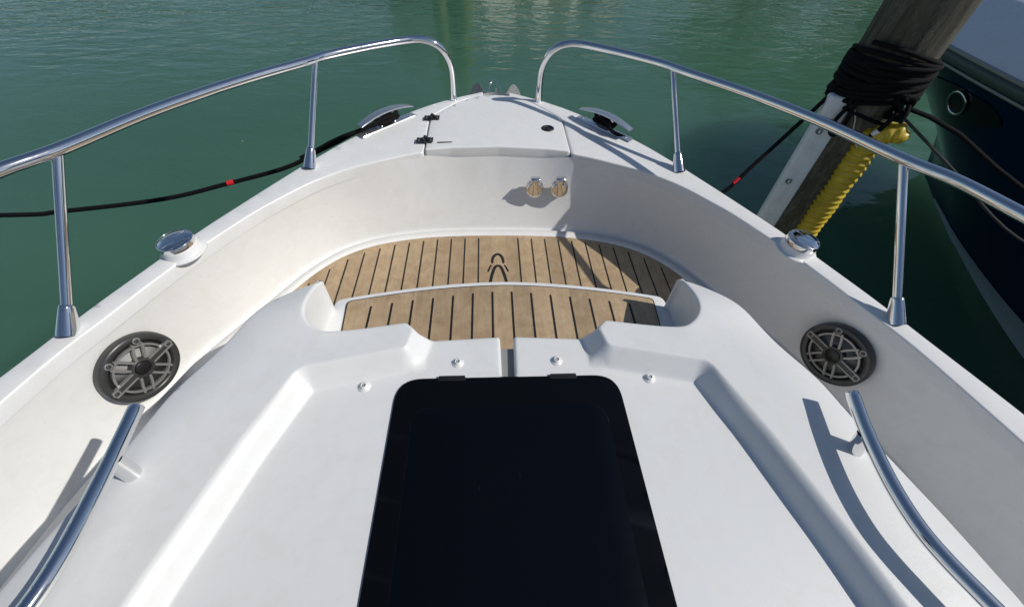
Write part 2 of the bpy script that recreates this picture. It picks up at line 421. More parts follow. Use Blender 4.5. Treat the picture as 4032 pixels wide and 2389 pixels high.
for sx_ in (-1, 1):
    q = gun.copy(); q[:, 0] *= sx_
    plate('gunwale', q, zg, GEL, boat, bevel=.006, depth=.05, grid=.05, step=.012)
# hull sides: outward rounded edge, flare down to the water
def hull_side(sx_):
    mb = MB(); T = resample(np.vstack([o_s, [(.06, 2.43), (.0, 2.44)]]), n=90); zt = zg(T); rows = [(0, -.012), (.004, -.03), (.012, -.045), (.012, -.085), (.0, -.10), (-.06, -.35), (-.16, -.7), (-.28, -1.02), (-.36, -1.3)]
    cen = np.array([0, 2.44]); v = []
    e = np.gradient(T, axis=0); e /= np.linalg.norm(e, axis=1)[:, None]; n = np.stack([e[:, 1], -e[:, 0]], 1)
    for off, dz in rows:
        for p, z, nn in zip(T, zt, n):
            q = p+nn*off; q[0] = max(q[0], .004); v.append((sx_*q[0], q[1]-(.35*min(1, max(0, (-dz-.1))) if q[1] > 2 else 0), z+dz))
    k = len(T); f = [(r*k+i, r*k+i+1, (r+1)*k+i+1, (r+1)*k+i) for r in range(len(rows)-1) for i in range(k-1)]
    if sx_ > 0: f = [q[::-1] for q in f]
    mb.add(v, f); return mb
hb = hull_side(-1); h2 = hull_side(1); hb.add(h2.v, h2.f); hull = hb.build('hull', GEL, boat)

# inner liner wall, from gunwale crease to the sole
TOPC = [(x, y, 1.045+.012*max(0, y)) for x, y in INN]+[(.20, 1.79, 1.045), (0, 1.803, 1.045)]
BOT = [(1.36, -1.2), (1.35, -.6), (1.34, -.25), (1.335, .0), (1.31, .2), (1.265, .44), (1.20, .66), (1.155, .81), (1.09, .96), (.99, 1.135), (.905, 1.29), (.845, 1.385), (.775, 1.467), (.70, 1.527), (.60, 1.578), (.50, 1.608), (.42, 1.625), (.33, 1.639), (.17, 1.650), (0, 1.653)]
def liner():
    n = 110; t3 = np.array(spline(TOPC, 6)); t3 = resample(t3, n=n); b3 = resample(np.array(spline(BOT, 6)), n=n)
    full_t = np.vstack([t3, (t3*[-1, 1, 1])[::-1][1:]]); full_b = np.vstack([b3, (b3*[-1, 1])[::-1][1:]])
    k = len(full_t); zb = .703; rf = .026; v = []
    e = np.gradient(full_b, axis=0); e /= np.linalg.norm(e, axis=1)[:, None]; nout = np.stack([e[:, 1], -e[:, 0]], 1)
    rows = []
    for s in np.linspace(0, 1, 15):
        r = []
        for T, b, nn in zip(full_t, full_b, nout):
            bb = b+nn*rf; q = np.array([*(T[:2]*(1-s)+bb*s), T[2]*(1-s)+(zb+rf)*s])
            bulge = .012*math.sin(math.pi*s)
            q[:2] += nn*bulge; r.append(q)
        rows.append(r)
    for th in np.linspace(0, math.pi/2, 7)[1:]:
        rows.append([np.array([*(b+nn*rf*(1-math.sin(th))), zb+rf*(1-math.cos(th))]) for b, nn in zip(full_b, nout)])
    rows.append([np.array([*(b-nn*.03), zb]) for b, nn in zip(full_b, nout)])
    v = [q for r in rows for q in r]
    f = [(r*k+i, (r+1)*k+i, (r+1)*k+i+1, r*k+i+1) for r in range(len(rows)-1) for i in range(k-1)]
    return link('inner_wall', v, f, GELIN, boat)
wall = liner()
mb = MB(); mb.add([(-1.45, -1.2, .695), (1.45, -1.2, .695), (1.3, .6, .695), (.9, 1.4, .695), (0, 1.7, .695), (-.9, 1.4, .695), (-1.3, .6, .695)], [(0, 1, 2, 3, 4, 5, 6)]); mb.build('well_floor', GELIN, boat)

# anchor locker lid
lid = [(-.335, 1.778), (-.22, 1.795), (0, 1.806), (.22, 1.795), (.335, 1.778), (.335, 1.93), (.335, 2.03), (.333, 2.066), (.327, 2.097), (.313, 2.128), (.265, 2.193), (.187, 2.287), (.125, 2.330), (.068, 2.354),
       (0, 2.362), (-.068, 2.354), (-.125, 2.330), (-.187, 2.287), (-.265, 2.193), (-.313, 2.128), (-.327, 2.097), (-.333, 2.066), (-.335, 2.03), (-.335, 1.93)]
zl = lambda P: zg(P)+.004+.004*np.clip(1-(P[:, 0]/.33)**2, 0, 1)
lido = plate('locker_lid', lid, zl, GEL, boat, bevel=.007, depth=.054, grid=.03, step=.01)
# gutter under the seam
mb = MB(); g = [(x*1.02, y+(.004 if y > 2 else 0), 1.055) for x, y in lid]; mb.add(g, [tuple(range(len(g)))]); mb.build('locker_gutter', GRAYW, boat, smooth=False)
for x, y in ((-.327, 2.078), (-.341, 1.850)):
    mb = MB(); box(mb, (x-.021, y, 1.095), (.034, .040, .006), bev=.002); box(mb, (x+.021, y, 1.097), (.034, .040, .006), bev=.002)
    tube(mb, [(x, y-.020, 1.103), (x, y+.020, 1.103)], .0068, 12); box(mb, (x+.004, y, 1.105), (.022, .014, .012), bev=.003)
    hg = mb.build('lid_hinge', BLACK, lido, sharp=.6)
    for dx, dy in ((-.026, -.011), (-.026, .011), (.028, -.011), (.028, .011)):
        mb = MB(); lathe(mb, [(.0042, 0), (.0038, .0016), (.001, .002)], (x+dx, y+dy, 1.0985 if dx < 0 else 1.1005), seg=12); mb.build('screw', GUNL, lido)
mb = MB(); lathe(mb, [(.031, 0), (.031, .003), (.026, .005), (.021, .004), (.020, .001), (.009, .001), (.008, .003)], (.250, 1.988, 1.0925), seg=32); mb.build('lid_latch', BLACK, lido)
mb = MB(); extrude_poly(mb, ribbon([(-.280, 1.838), (-.25, 1.8405), (-.218, 1.843)], .0095), (0, 0, 1.0898), (1, 0, 0), (0, 1, 0), (0, 0, 1), 0, .0012); mb.build('lid_vent_slot', RUBBER, lido)

# teak sole
SOLE = [(x, y) for x, y in [(1.19, .66), (1.14, .81), (1.075, .96), (.975, 1.135), (.893, 1.29), (.835, 1.382), (.768, 1.460), (.692, 1.520), (.592, 1.570), (.458, 1.608), (.32, 1.632), (.16, 1.643), (0, 1.645)]]
ss = np.array(spline(SOLE, 5)); sole = np.vstack([ss, (ss*[-1, 1])[::-1][1:]])
sp = plate('teak_deck', sole, const(.709), [TEAK, RUBBER], boat, bevel=.0015, depth=.006, grid=.08, step=.015, bseg=2)
def bm_append(o, mb):
    """join extra geometry with material slots into an existing part"""
    me = o.data; n0 = len(me.vertices); vs = [tuple(q.co) for q in me.vertices]+[tuple(q) for q in mb.v]
    fs = [tuple(p.vertices) for p in me.polygons]+[tuple(i+n0 for i in f) for f in mb.f]
    mi = [p.material_index for p in me.polygons]+mb.m; sm = [p.use_smooth for p in me.polygons]+[False]*len(mb.f)
    nm = bpy.data.meshes.new(me.name); nm.from_pydata(vs, [], fs)
    for x in me.materials: nm.materials.append(x)
    nm.polygons.foreach_set('material_index', mi); nm.polygons.foreach_set('use_smooth', sm); nm.update(); o.data = nm
def caulk(xs, y0, y1s, z, wdt=.0066):
    mb = MB()
    for x, y1 in zip(xs, y1s):
        extrude_poly(mb, ribbon([(x, y0), (x, (y0+y1)/2), (x, y1)], wdt), (0, 0, z), (1, 0, 0), (0, 1, 0), (0, 0, 1), -.002, .0008, 1)
    return mb
XS = [.098+.0676*i for i in range(12)]; YT = [1.606, 1.603, 1.60, 1.595, 1.586, 1.573, 1.556, 1.531, 1.50, 1.454, 1.39, 1.30]
c = caulk(XS+[-x for x in XS], .75, YT+YT, .709); 
# emblem: rounded arch above an open A with two side ticks
E2 = MB(); ex, ey = -.0065, 0
arch = [(ex-.026, 1.430), (ex-.0255, 1.448), (ex-.020, 1.470), (ex-.010, 1.485), (ex, 1.489), (ex+.010, 1.485), (ex+.020, 1.470), (ex+.0255, 1.448), (ex+.026, 1.430)]
def inlay(mb, pts, wd): extrude_poly(mb, ribbon(pts, wd), (0, 0, .709), (1, 0, 0), (0, 1, 0), (0, 0, 1), -.002, .0009, 1)
inlay(c, spline(arch, 4), [.0155-.004*abs(t-.5)*2 for t in np.linspace(0, 1, 33)])
leg = [(ex-.040, 1.28), (ex-.032, 1.33), (ex-.022, 1.375), (ex-.012, 1.402), (ex-.004, 1.408), (ex+.004, 1.408), (ex+.012, 1.402), (ex+.022, 1.375), (ex+.032, 1.33), (ex+.040, 1.28)]
inlay(c, spline(leg, 4), .0140)
for s_ in (-1, 1): inlay(c, [(ex+s_*.032, 1.411), (ex+s_*.040, 1.393), (ex+s_*.046, 1.371)], .0082)
bm_append(sp, c)

# step with its white rim and teak tread
FR = [(x, 1.068-.083*(abs(x)/.583)**1.75) for x in np.linspace(-.583, .583, 25)]
RIM = [(-.62, .70), (-.605, .82), (-.592, .93)]+FR+[(.592, .93), (.605, .82), (.62, .70), (.62, .50), (-.62, .50)]
rimr = round_poly(RIM, [0, 0, 0, .03]+[0]*23+[.03, 0, 0, 0, 0, 0])
stepo = plate('step', rimr, const(.955), GEL, boat, bevel=.007, depth=.255, grid=.06, step=.012)
TR = [(x, 1.041-.072*(abs(x)/.540)**1.75) for x in np.linspace(-.540, .540, 25)]+[(.528, .80), (.52, .56), (-.52, .56), (-.528, .80)]
TRR = [.016]+[0]*23+[.016, 0, 0, 0, 0]
tr = plate('teak_tread', round_poly(TR, TRR), const(.9605), [TEAK, RUBBER], stepo, bevel=.0012, depth=.005, grid=.08, step=.01, bseg=2)
mb = MB(); extrude_poly(mb, offset(ccw(round_poly(TR, TRR)), -.0042), (0, 0, .9555), (1, 0, 0), (0, 1, 0), (0, 0, 1), 0, .0032); mb.build('tread_seal', RUBBER, stepo, smooth=False)
XT = [-.004+.0696*(i+.5) for i in range(7)]; YT2 = [1.007, 1.000, .990, .980, .970, .958, .944]
cc = caulk(XT+[-.008-x for x in XT], .67, YT2+YT2, .9605, .0070); bm_append(tr, cc)

# foredeck moulding with recess, channel and step notch
CO = [(.573, .938), (.645, .892), (.718, .803), (.792, .655), (.843, .550), (.866, .465), (.882, .400), (.912, .295), (.940, .20), (.965, .10), (.985, 0), (1.01, -.3), (1.02, -.9)]
co = np.array(spline(CO, 6))
NOSE = [(.573, .938), (.586, .905), (.581, .80), (.566, .757), (.535, .728), (.505, .7195), (.455, .724), (.287, .7515), (.276, .748), (.264, .729), (.246, .7225), (.020, .734), (.0185, .72), (.0185, .603)]
ns = np.array(spline(NOSE[:7], 5)); ns = np.vstack([ns, round_poly([(.455, .724), (.290, .752), (.258, .7215), (.020, .735), (.018, .60), (0, .60), (0, 0.5)], [0, .016, .02, .008, .003, 0, 0])[1:-1]])
half = np.vstack([ns[::-1], co[1:]])          # from slot round the nose then aft along the outside
half = half[1:] if half[0][0] < .001 else half
loopF = np.vstack([half, (half*[-1, 1])[::-1]])
CR = [(.560, .575), (.588, .512), (.628, .41), (.676, .25), (.702, .165), (.728, .065), (.745, -.02), (.77, -.3), (.79, -.7)]
cr = np.vstack([[(.262, 1.0)], round_poly([(.262, 1.0), (.262, .76), (.284, .664), (.552, .606), (.594, .50), (.64, .38)], [0, .02, .014, .055, .1, 0])[1:-1], np.array(spline(CR, 4))[8:]])
crl = np.vstack([cr, (cr*[-1, 1])[::-1]])
crA = crl; crB = np.roll(crl, -1, 0)
keep = ~((np.abs(crA[:, 1]-1.0) < .001) & (np.abs(crB[:, 1]-1.0) < .001)); 
co_full = np.vstack([co, ]); coA, coB = co_full[:-1], co_full[1:]
WS = .056
def zf(P):
    P = np.asarray(P, float); A = P.copy(); A[:, 0] = np.abs(A[:, 0])
    ins = inside(P, crl); d = segdist(A, crA[keep][:len(cr)], crB[keep][:len(cr)])
    t = np.where(ins, np.clip(d/WS, 0, 1), 0)
    # soft shoulder then even slope then soft foot
    a_ = .16+.44*np.clip((.58-P[:, 1])/.12, 0, 1); b_ = .20; k_ = 1/(1-a_/2-b_/2)
    s = np.where(t < a_, k_*t*t/(2*a_), np.where(t > 1-b_, 1-k_*(1-t)**2/(2*b_), k_*(t-a_/2)))
    do = segdist(A, coA, coB)
    crown = .016*np.clip(1-do/.13, 0, 1)**2
    z = 1.118-.054*s-crown+.004*np.clip(.6-P[:, 1], 0, 1)
    z -= .004*np.clip((P[:, 1]-.55)/.4, 0, 1)**2   # falls slightly to the bow
    z += .020*np.exp(-((P[:, 1]-.80)/.085)**2)*np.clip((A[:, 0]-.36)/.16, 0, 1)**2   # raised cheeks beside the step
    return z
def sdc(P):
    A = np.asarray(P, float).copy(); A[:, 0] = np.abs(A[:, 0]); d = segdist(A, crA[keep][:len(cr)], crB[keep][:len(cr)]); return np.where(inside(P, crl), d, -d)
crr = resample(ccw(crl), step=.007, closed=True)
rings_ = []
for d_ in (-.003, .0, .0025, .005, .008, .014, .021, .028, .033, .039, .044, .049, .054, .058):
    q_ = offset(crr, d_); dd_ = sdc(q_); q_ = q_[abs(dd_-d_) < .0012]; rings_.append(q_)
EXP = []
for q_ in rings_:
    last = None
    for p_ in q_:
        if last is None or np.hypot(*(p_-last)) > .0035: EXP.append(p_); last = p_
EXP = np.array(EXP)
nearcrest = lambda P: (lambda d: (d > -.007) & (d < .062))(sdc(P))
fd = plate('foredeck', loopF, zf, NONSKID, boat, bevel=.010, depth=.4, grid=.0095, step=.008, zbot=.70, bseg=5, extra=(EXP, nearcrest))

# drain slot block seen through the slot
mb = MB(); box(mb, (0, .640, .99), (.07, .13, .10), bev=.003); mb.build('drain_channel', GRAYW, boat, smooth=False)

# hatch window
HX = .307
hl = round_poly([(-HX-.013, -.35), (HX+.013, -.35), (HX, .597), (-HX, .597)], [.05, .05, .075, .075], 10)
hz = lambda P: zf(np.stack([np.zeros(len(P)), P[:, 1]], 1))*0+1.074+.0035*np.clip(.6-P[:, 1], 0, 1)
hatch = plate('hatch', hl, lambda P: 1.064+.0035*np.clip(.6-P[:, 1], 0, 1), BLACK, boat, bevel=.003, depth=.02, grid=.1, step=.012)
gl = offset(ccw(hl), .006)
hw = plate('hatch_window', gl, lambda P: 1.0690+.0035*np.clip(.6-P[:, 1], 0, 1), GLASS, hatch, bevel=.002, depth=.005, grid=.15, step=.012)
for x in (-.155, .150):
    mb = MB(); box(mb, (x, .5885, 1.0685), (.074, .014, .006), bev=.002); tube(mb, [(x-.034, .594, 1.0695), (x+.034, .594, 1.0695)], .0036, 12)
    hh = mb.build('hatch_hinge', BLACK, hatch, sharp=.6)
    mb = MB(); tube(mb, [(x+.034, .594, 1.0700), (x+.0365, .594, 1.0700)], .003, 10); mb.build('hinge_pin', CHROME, hatch)
ip = round_poly([(-HX+.056, -.30), (HX-.056, -.30), (HX-.056, .505), (-HX+.056, .505)], .05, 8)
plate('window_panel', ip, lambda P: 1.0695+.0035*np.clip(.6-P[:, 1], 0, 1), GLASS2, hatch, bevel=.0008, depth=.0007, grid=.15, step=.012, bseg=2)
for x, y in ((-.141, .642), (.139, .643), (-.386, .572), (.392, .580)):
    z0 = float(zf(np.array([[x, y]]))[0]); mb = MB()
    lathe(mb, [(.0165, -.004), (.0165, .001), (.015, .0030), (.0095, .0034), (.0090, .0085), (.0078, .0105), (.0052, .0108), (.0048, .0092)], (x, y, z0), seg=32)
    st_ = mb.build('cushion_stud', GEL, boat)
    mb = MB(); lathe(mb, [(.0046, .009), (.0046, .0095), (.0024, .0096), (.002, .0088)], (x, y, z0), seg=20); mb.build('screw', BLACK, st_)

# ------------------------------------------------ bow rails
RAIL = [(1.525, -.75, 1.50), (1.515, -.3, 1.49), (1.480, .1, 1.477), (1.40, .48, 1.465), (1.317, .795, 1.456), (1.273, .968, 1.450), (1.209, 1.096, 1.443), (1.121, 1.319, 1.435), (1.038, 1.484, 1.428), (.933, 1.654, 1.421), (.785, 1.847, 1.414), (.711, 1.949, 1.411), (.551, 2.096, 1.405), (.419, 2.196, 1.40)]
RP = RAIL+[(.356, 2.217, 1.398), (.298, 2.227, 1.380), (.258, 2.242, 1.342), (.234, 2.266, 1.281), (.229, 2.290, 1.213), (.2305, 2.302, 1.14), (.231, 2.308, 1.078)]
def rail_at(y):
    ys = [q[1] for q in RAIL]; return (np.interp(y, ys, [q[0] for q in RAIL]), y, np.interp(y, ys, [q[2] for q in RAIL]))
for s_ in (-1, 1):
    pts = resample(spline(RP, 8), step=.018); pts = pts*[s_, 1, 1]
    mb = MB(); tube(mb, pts, .0168, 24); ro = mb.build('bow_rail', CHROME, boat)
    mb = MB(); lathe(mb, [(.021, 0), (.020, .004), (.0155, .006), (.0148, .012)], (s_*.231, 2.309, 1.088), seg=28); mb.build('rail_foot', CHROME, ro)
    for (bx, by), ty in (((1.243, .765), 1.09), ((.806, 1.630), 1.893), ((1.47, -.15), .12)):
        b0 = np.array([s_*bx, by, 1.066+.012*by]); tp = np.array(rail_at(ty))*[s_, 1, 1]-[0, 0, .010]; d = tp-b0; ln = np.linalg.norm(d); d /= ln
        mb = MB(); tube(mb, resample([b0+d*.05, tp], n=12), .0125, 18, cap=False); stn = mb.build('stanchion', CHROME, ro)
        mb = MB(); q = [b0+d*t for t in (-.01, .0, .012, .035, .055, .068, .074, .0755)]; tube(mb, q, [.027, .0262, .0248, .0222, .0196, .0178, .0163, .0135], 28, cap=False); mb.build('stanchion_foot', CHROME, ro)

# ------------------------------------------------ pull-up cleats
def cleat(s_):
    a = np.array([s_*.648, 1.885]); b = np.array([s_*.420, 2.133]); U = b-a; Lc = np.linalg.norm(U); U /= Lc; U3 = np.array([*U, 0]); W = np.array([0, 0, 1.]); V3 = np.cross(W, U3)
    O = np.array([*(a+b)/2, 1.088])
    mb = MB()
    prof = [(-Lc/2, .0), (-Lc/2+.012, .0045), (-Lc/2+.05, .006), (-.05, .0055), (.05, .0055), (Lc/2-.05, .006), (Lc/2-.012, .0045), (Lc/2, .0)]
    for k, (w0, dz) in enumerate(((.023, 0),)):
        v = []; 
        for u, h in prof: v += [O+U3*u+V3*w0*sg+W*(h*hh) for sg, hh in ((-1, 0), (-.86, 1), (.86, 1), (1, 0))]
        f = [(4*i+j, 4*i+j+1, 4*i+5+j, 4*i+4+j) for i in range(len(prof)-1) for j in range(3)]; mb.add(v, f)
    base = mb.build('cleat', BRUSHED, boat, sharp=.5)
    mb = MB(); hp = []
    n = 22
    for i in range(n):   # curved horn bar
        t = i/(n-1)*2-1; u = t*Lc*.46; h = .070-.024*abs(t)**2.0; wd = .0225*(1-.12*t*t); th = .0065*(1-.75*abs(t)**3)+.0008
        hp.append([O+U3*u+V3*x+W*(h+z) for x, z in ((-wd, -th*.2), (-wd*.92, th*.55), (0, th), (wd*.92, th*.55), (wd, -th*.2), (wd*.6, -th*1.1), (-wd*.6, -th*1.1))])
    v = [q for r in hp for q in r]; k = 7; f = [(i*k+j, i*k+(j+1) % k, (i+1)*k+(j+1) % k, (i+1)*k+j) for i in range(n-1) for j in range(k)]+[tuple(range(k))[::-1], tuple(range((n-1)*k, n*k))]
    mb.add(v, f); mb.build('cleat_horn', BRUSHED, base, sharp=.7)
    for u in (-.040, .040):
        mb = MB(); tube(mb, [O+U3*u+W*.002, O+U3*u+W*.04, O+U3*u*1.1+W*.066], [.0105, .009, .0095], 16); mb.build('cleat_post', CHROME, base)
    for u in (-Lc/2+.035, Lc/2-.035):
        mb = MB(); lathe(mb, [(.0065, .005), (.0062, .0072), (.003, .0084), (.001, .0086)], O+U3*u, seg=16); mb.build('screw', CHROME, base)
    return O, U3, V3
CP = cleat(-1); CS = cleat(1)

# ------------------------------------------------ chrome capped deck fillings
def deck_cap(s_):
    O = np.array([s_*1.090, 1.108, 1.073]); ax = (s_*.06, -.02, 1)
    mb = MB(); lathe(mb, [(.074, -.004), (.071, .000), (.062, .002), (.0585, .005), (.0565, .026), (.0555, .0285), (.053, .029)], O, ax, 56)
    base = mb.build('deck_cap', GEL, boat)
    mb = MB(); lathe(mb, [(.0550, .0290), (.0556, .0305), (.0560, .0455), (.0550, .0485), (.0530, .0495), (.0515, .0475), (.0500, .0475), (.0480, .0500), (.03, .0508), (.002, .0510)], O, ax, 64)
    lidc = mb.build('cap_lid', CHROME, base, sharp=.9)
    mb = MB(); A = np.array(ax, float); A /= np.linalg.norm(A); t_ = np.array([.55, .83*s_ if s_ < 0 else .83, 0]); t_ = np.array([1.16*-s_ if s_ < 0 else -.7, .85, 0]); t_ = t_-A*(t_@A); t_ /= np.linalg.norm(t_); q_ = np.cross(A, t_)
    for dd in (-.016, .016):
        P_ = [O+A*.0508+t_*u+q_*(dd*(1+.8*(u/.045)**2)) for u in np.linspace(-.043, .043, 15)]; tube(mb, P_, .0016, 8)
    mb.build('lid_grip', CHROME, base)
deck_cap(-1); deck_cap(1)

# ------------------------------------------------ hinged chrome socket covers on the bow wall
for x, y, z in ((.1765, 1.732, .922), (.2945, 1.721, .930)):
    ax = np.array([-.05, -1, .03]); ax /= np.linalg.norm(ax); O = np.array([x, y, z])
    U = np.array([1., 0, 0]); Vv = np.cross(ax, U)*-1; Vv = Vv if Vv[2] > 0 else -Vv
    mb = MB(); lathe(mb, [(.0435, -.01), (.0435, .006), (.042, .0085), (.036, .009)], O, ax, 44); base = mb.build('socket_cover', CHROME, boat, sharp=.8)
    mb = MB(); lathe(mb, [(.0385, .009), (.0395, .011), (.0395, .0235), (.0380, .0262), (.030, .0272), (.001, .0275)], O, ax, 48); mb.build('socket_lid', CHROME, base)
    mb = MB(); box(mb, O+Vv*.050+ax*.013, (.044, .024, .026), ax=(U, Vv, ax), bev=.004); tube(mb, [O+Vv*.054+ax*.024-U*.021, O+Vv*.054+ax*.024+U*.021], .007, 12)
    box(mb, O+Vv*.038+ax*.0265, (.034, .020, .004), ax=(U, Vv, ax), bev=.001); mb.build('socket_hinge', CHROME, base, sharp=.8)

# ------------------------------------------------ speakers
def speaker(s_):
    n = np.array([-.912, -.372, .10]); n /= np.linalg.norm(n); n = n*[s_, 1, 1]
    O = np.array([s_*1.176, .773, .876]); O = O+n*.004
    up = np.array([0, 0, 1.]); V3 = up-n*(up@n); V3 /= np.linalg.norm(V3); U3 = np.cross(V3, n)
    Rr = .115
    mb = MB(); lathe(mb, [(Rr, -.012), (Rr, .006), (Rr-.003, .012), (Rr-.010, .0145), (Rr-.020, .013), (Rr-.024, .008), (Rr-.025, -.004)], O, n, 72)
    # drop centre caps of the lathe: keep only ring faces
    mb.f = mb.f[:-2]; mb.m = mb.m[:-2]
    sp_ = mb.build('speaker', GUN, boat, sharp=.8)
    mb = MB(); lathe(mb, [(Rr-.024, -.002), (Rr-.030, .001), (Rr-.036, -.003), (Rr-.040, -.004)], O, n, 56); mb.f = mb.f[:-2]; mb.m = mb.m[:-2]; mb.build('surround', RUBBER, sp_)
    mb = MB(); lathe(mb, [(Rr-.038, -.004), (.030, -.016), (.004, -.017)], O, n, 56); mb.build('speaker_cone', CONE, sp_)
    mb = MB(); lathe(mb, [(.0345, -.01), (.0345, .014), (.032, .0165), (.026, .0165), (.0245, .013)], O, n, 40); mb.build('tweeter_ring', GUN, sp_, sharp=.8)
    mb = MB(); lathe(mb, [(.0246, .0125), (.020, .0150), (.010, .0175), (.001, .018)], O, n, 36); mb.build('tweeter_dome', BLACK, sp_)
    def bar(mb, a0, off, r0, r1, wd, h0, h1, mi=0, curve=0):
        a = math.radians(a0); d = np.array([math.cos(a), math.sin(a)]); p = np.array([-d[1], d[0]])
        pts = [d*(r0+(r1-r0)*t)+p*(off+curve*math.sin(math.pi*t)*off) for t in np.linspace(0, 1, 9)]
        extrude_poly(mb, ribbon(pts, wd), O, U3, V3, n, h0, h1, mi)
    mb = MB()   # grille ring
    Rg = Rr-.034
    for rr0, rr1 in ((Rg-.0055, Rg+.001),):
        k = 64; v = [];
        for r, h in ((rr0, .004), (rr0, .0125), (rr1, .0125), (rr1, .004)):
            for j in range(k): t = 2*math.pi*j/k; v.append(O+U3*math.cos(t)*r+V3*math.sin(t)*r+n*h)
        mb.add(v, [(i*k+j, i*k+(j+1) % k, ((i+1) % 4)*k+(j+1) % k, ((i+1) % 4)*k+j) for i in range(4) for j in range(k)])
    base = 4 if s_ < 0 else -4     # the broad dark spoke runs fore and aft
    for k in range(6):
        a = base+60*k
        if k % 3 == 0: continue
        for off in (-.0125, .0125): bar(mb, a, off, .030, Rg+.004, .0074, .006, .0145, 0, .12)
    for a in (base, base+180):
        for off in (-.0105, .0105): bar(mb, a, off, .030, Rr-.012, .0045, .006, .0165)
    lobes = [base, base+180, base+60, base+120]
    for a in lobes:
        t = math.radians(a); rr = Rr-.0185; c0 = O+(U3*math.cos(t)+V3*math.sin(t))*rr
        lathe(mb, [(.0110, .006), (.0110, .0150), (.0098, .0162), (.0072, .0162), (.0066, .0145)], c0, n, 28)
    mb.build('grille', GUNL, sp_, sharp=.7)
    for a in (base, base+180):
        mb = MB(); bar(mb, a, 0, .030, Rr-.030, .0165, .006, .0150); mb.build('grille_spoke', GUN, sp_, sharp=.7)
    for a in lobes:
        t = math.radians(a); rr = Rr-.0185; c0 = O+(U3*math.cos(t)+V3*math.sin(t))*rr
        mb = MB(); lathe(mb, [(.0062, .0145), (.0058, .0172), (.003, .0180), (.0012, .0170)], c0, n, 20); mb.build('screw', GUN, sp_)
speaker(-1); speaker(1)

# ------------------------------------------------ foredeck hand rails
HS = [(.822, .452, 1.19), (.799, .368, 1.19), (.783, .285, 1.19), (.777, .22, 1.19), (.780, .158, 1.19), (.794, .106, 1.19), (.816, .052, 1.19), (.85, -.03, 1.19), (.93, -.25, 1.19), (.98, -.5, 1.19)]
HP = [(-.829, .462, 1.19), (-.822, .407, 1.19), (-.814, .336, 1.19), (-.808, .27, 1.19), (-.804, .212, 1.19), (-.803, .165, 1.19), (-.808, .110, 1.19), (-.825, .05, 1.19), (-.85, -.03, 1.19), (-.93, -.25, 1.19), (-.98, -.5, 1.19)]
for s_, H_ in ((1, HS), (-1, HP)):
    H_ = [((a_+.055)*1.015-.055, b_*1.015, 1.177) for a_, b_, c_ in H_]
    p = resample(spline(H_, 8), step=.015); mb = MB(); tube(mb, p, .0152, 24); hr = mb.build('hand_rail', CHROME, boat)
    for y0 in (.338, -.42):
        i = int(np.argmin(abs(p[:, 1]-(y0+.015)))); tp = p[i]; zf0 = 1.093 if y0 > 0 else 1.09
        ft = np.array([s_*.814, y0, zf0]) if y0 > 0 else np.array([s_*.93, y0, zf0])
        mb = MB(); tube(mb, resample([ft, tp-[0, 0, .004]], n=6), .0175, 24, cap=False); mb.build('rail_post', CHROME, hr)
        mb = MB(); d = tp-ft; d = d/np.linalg.norm(d); lathe(mb, [(.0195, -.004), (.0195, .001), (.0178, .002)], ft, d, 28); mb.build('post_base', CHROME, hr)

# unseen panel added behind the viewpoint to cast shade on the port side deck
mb = MB(); v = []
for i in range(9):
    t = i/8; v += [(-1.02+.78*t, -.30-.05*math.sin(math.pi*t), 1.30), (-.98+.70*t+.03*math.sin(9*t), -.13-.06*t, 1.62+.10*math.sin(math.pi*t*.8))]
mb.add(v, [(2*i, 2*i+2, 2*i+3, 2*i+1) for i in range(8)]); sh = mb.build('shade_panel', mat('shade_panel_navy', (.01, .015, .03), .9), boat)
sol = sh.modifiers.new('thick', 'SOLIDIFY'); sol.thickness = .006

# ================================================================== ANCHOR on the roller
an = tag(empty('anchor', (0, 2.40, 1.04)), 'galvanised plough anchor stowed on the bow roller', 'anchor')
def rel(mb, o): mb.v = [tuple(np.array(q)-np.array(o)) for q in mb.v]; return mb
AO = (0, 2.40, 1.04)
for s_ in (-1, 1):
    fl = [(.016, -.06), (.028, -.012), (.062, .026), (.090, .062), (.104, .069), (.120, .064), (.142, .038), (.157, .0), (.160, -.06)]
    out = np.array([(s_*a_, b_) for a_, b_ in spline(fl, 3)]); mb = MB()
    extrude_poly(mb, out, (0, 2.44-.03, 1.045), (.93, .42*s_, 0), (0, .55, .83), (.35*s_, -.78, .52), -.004, .004); rel(mb, AO).build('fluke', GALV, an, smooth=False)
mb = MB(); P_ = [(-.040, 2.36, 1.04), (-.041, 2.43, 1.062), (-.034, 2.485, 1.095), (-.014, 2.515, 1.115), (.008, 2.515, 1.115), (.028, 2.485, 1.095), (.036, 2.43, 1.062), (.037, 2.36, 1.04)]
tube(mb, spline(P_, 5), .0042, 12); rel(mb, AO).build('roll_bar', CHROME, an)
mb = MB(); extrude_poly(mb, [(2.30, .985), (2.30, 1.045), (2.43, 1.050), (2.470, 1.085), (2.478, 1.085), (2.470, .99)], (.004, 0, 0), (0, 1, 0), (0, 0, 1), (1, 0, 0), -.006, .006); rel(mb, AO).build('shank', GALV, an, smooth=False)
mb = MB(); box(mb, (-.045, 2.37, 1.02), (.004, .12, .07)); box(mb, (.045, 2.37, 1.02), (.004, .12, .07)); box(mb, (0, 2.37, .985), (.09, .12, .004)); ro_ = mb.build('bow_roller', BRUSHED, boat, smooth=False)
mb = MB(); tube(mb, [(-.04, 2.415, 1.0), (.04, 2.415, 1.0)], .016, 20); mb.build('roller_wheel', RUBBER, ro_)

# ================================================================== MOORING ROPES
def rope(name, pts, r, m_, parent=None, n=6, seg=12):
    mb = MB(); p = resample(spline(pts, n), step=.012); tube(mb, p, r, seg, uvs=55)
    return mb.build(name, m_, parent)
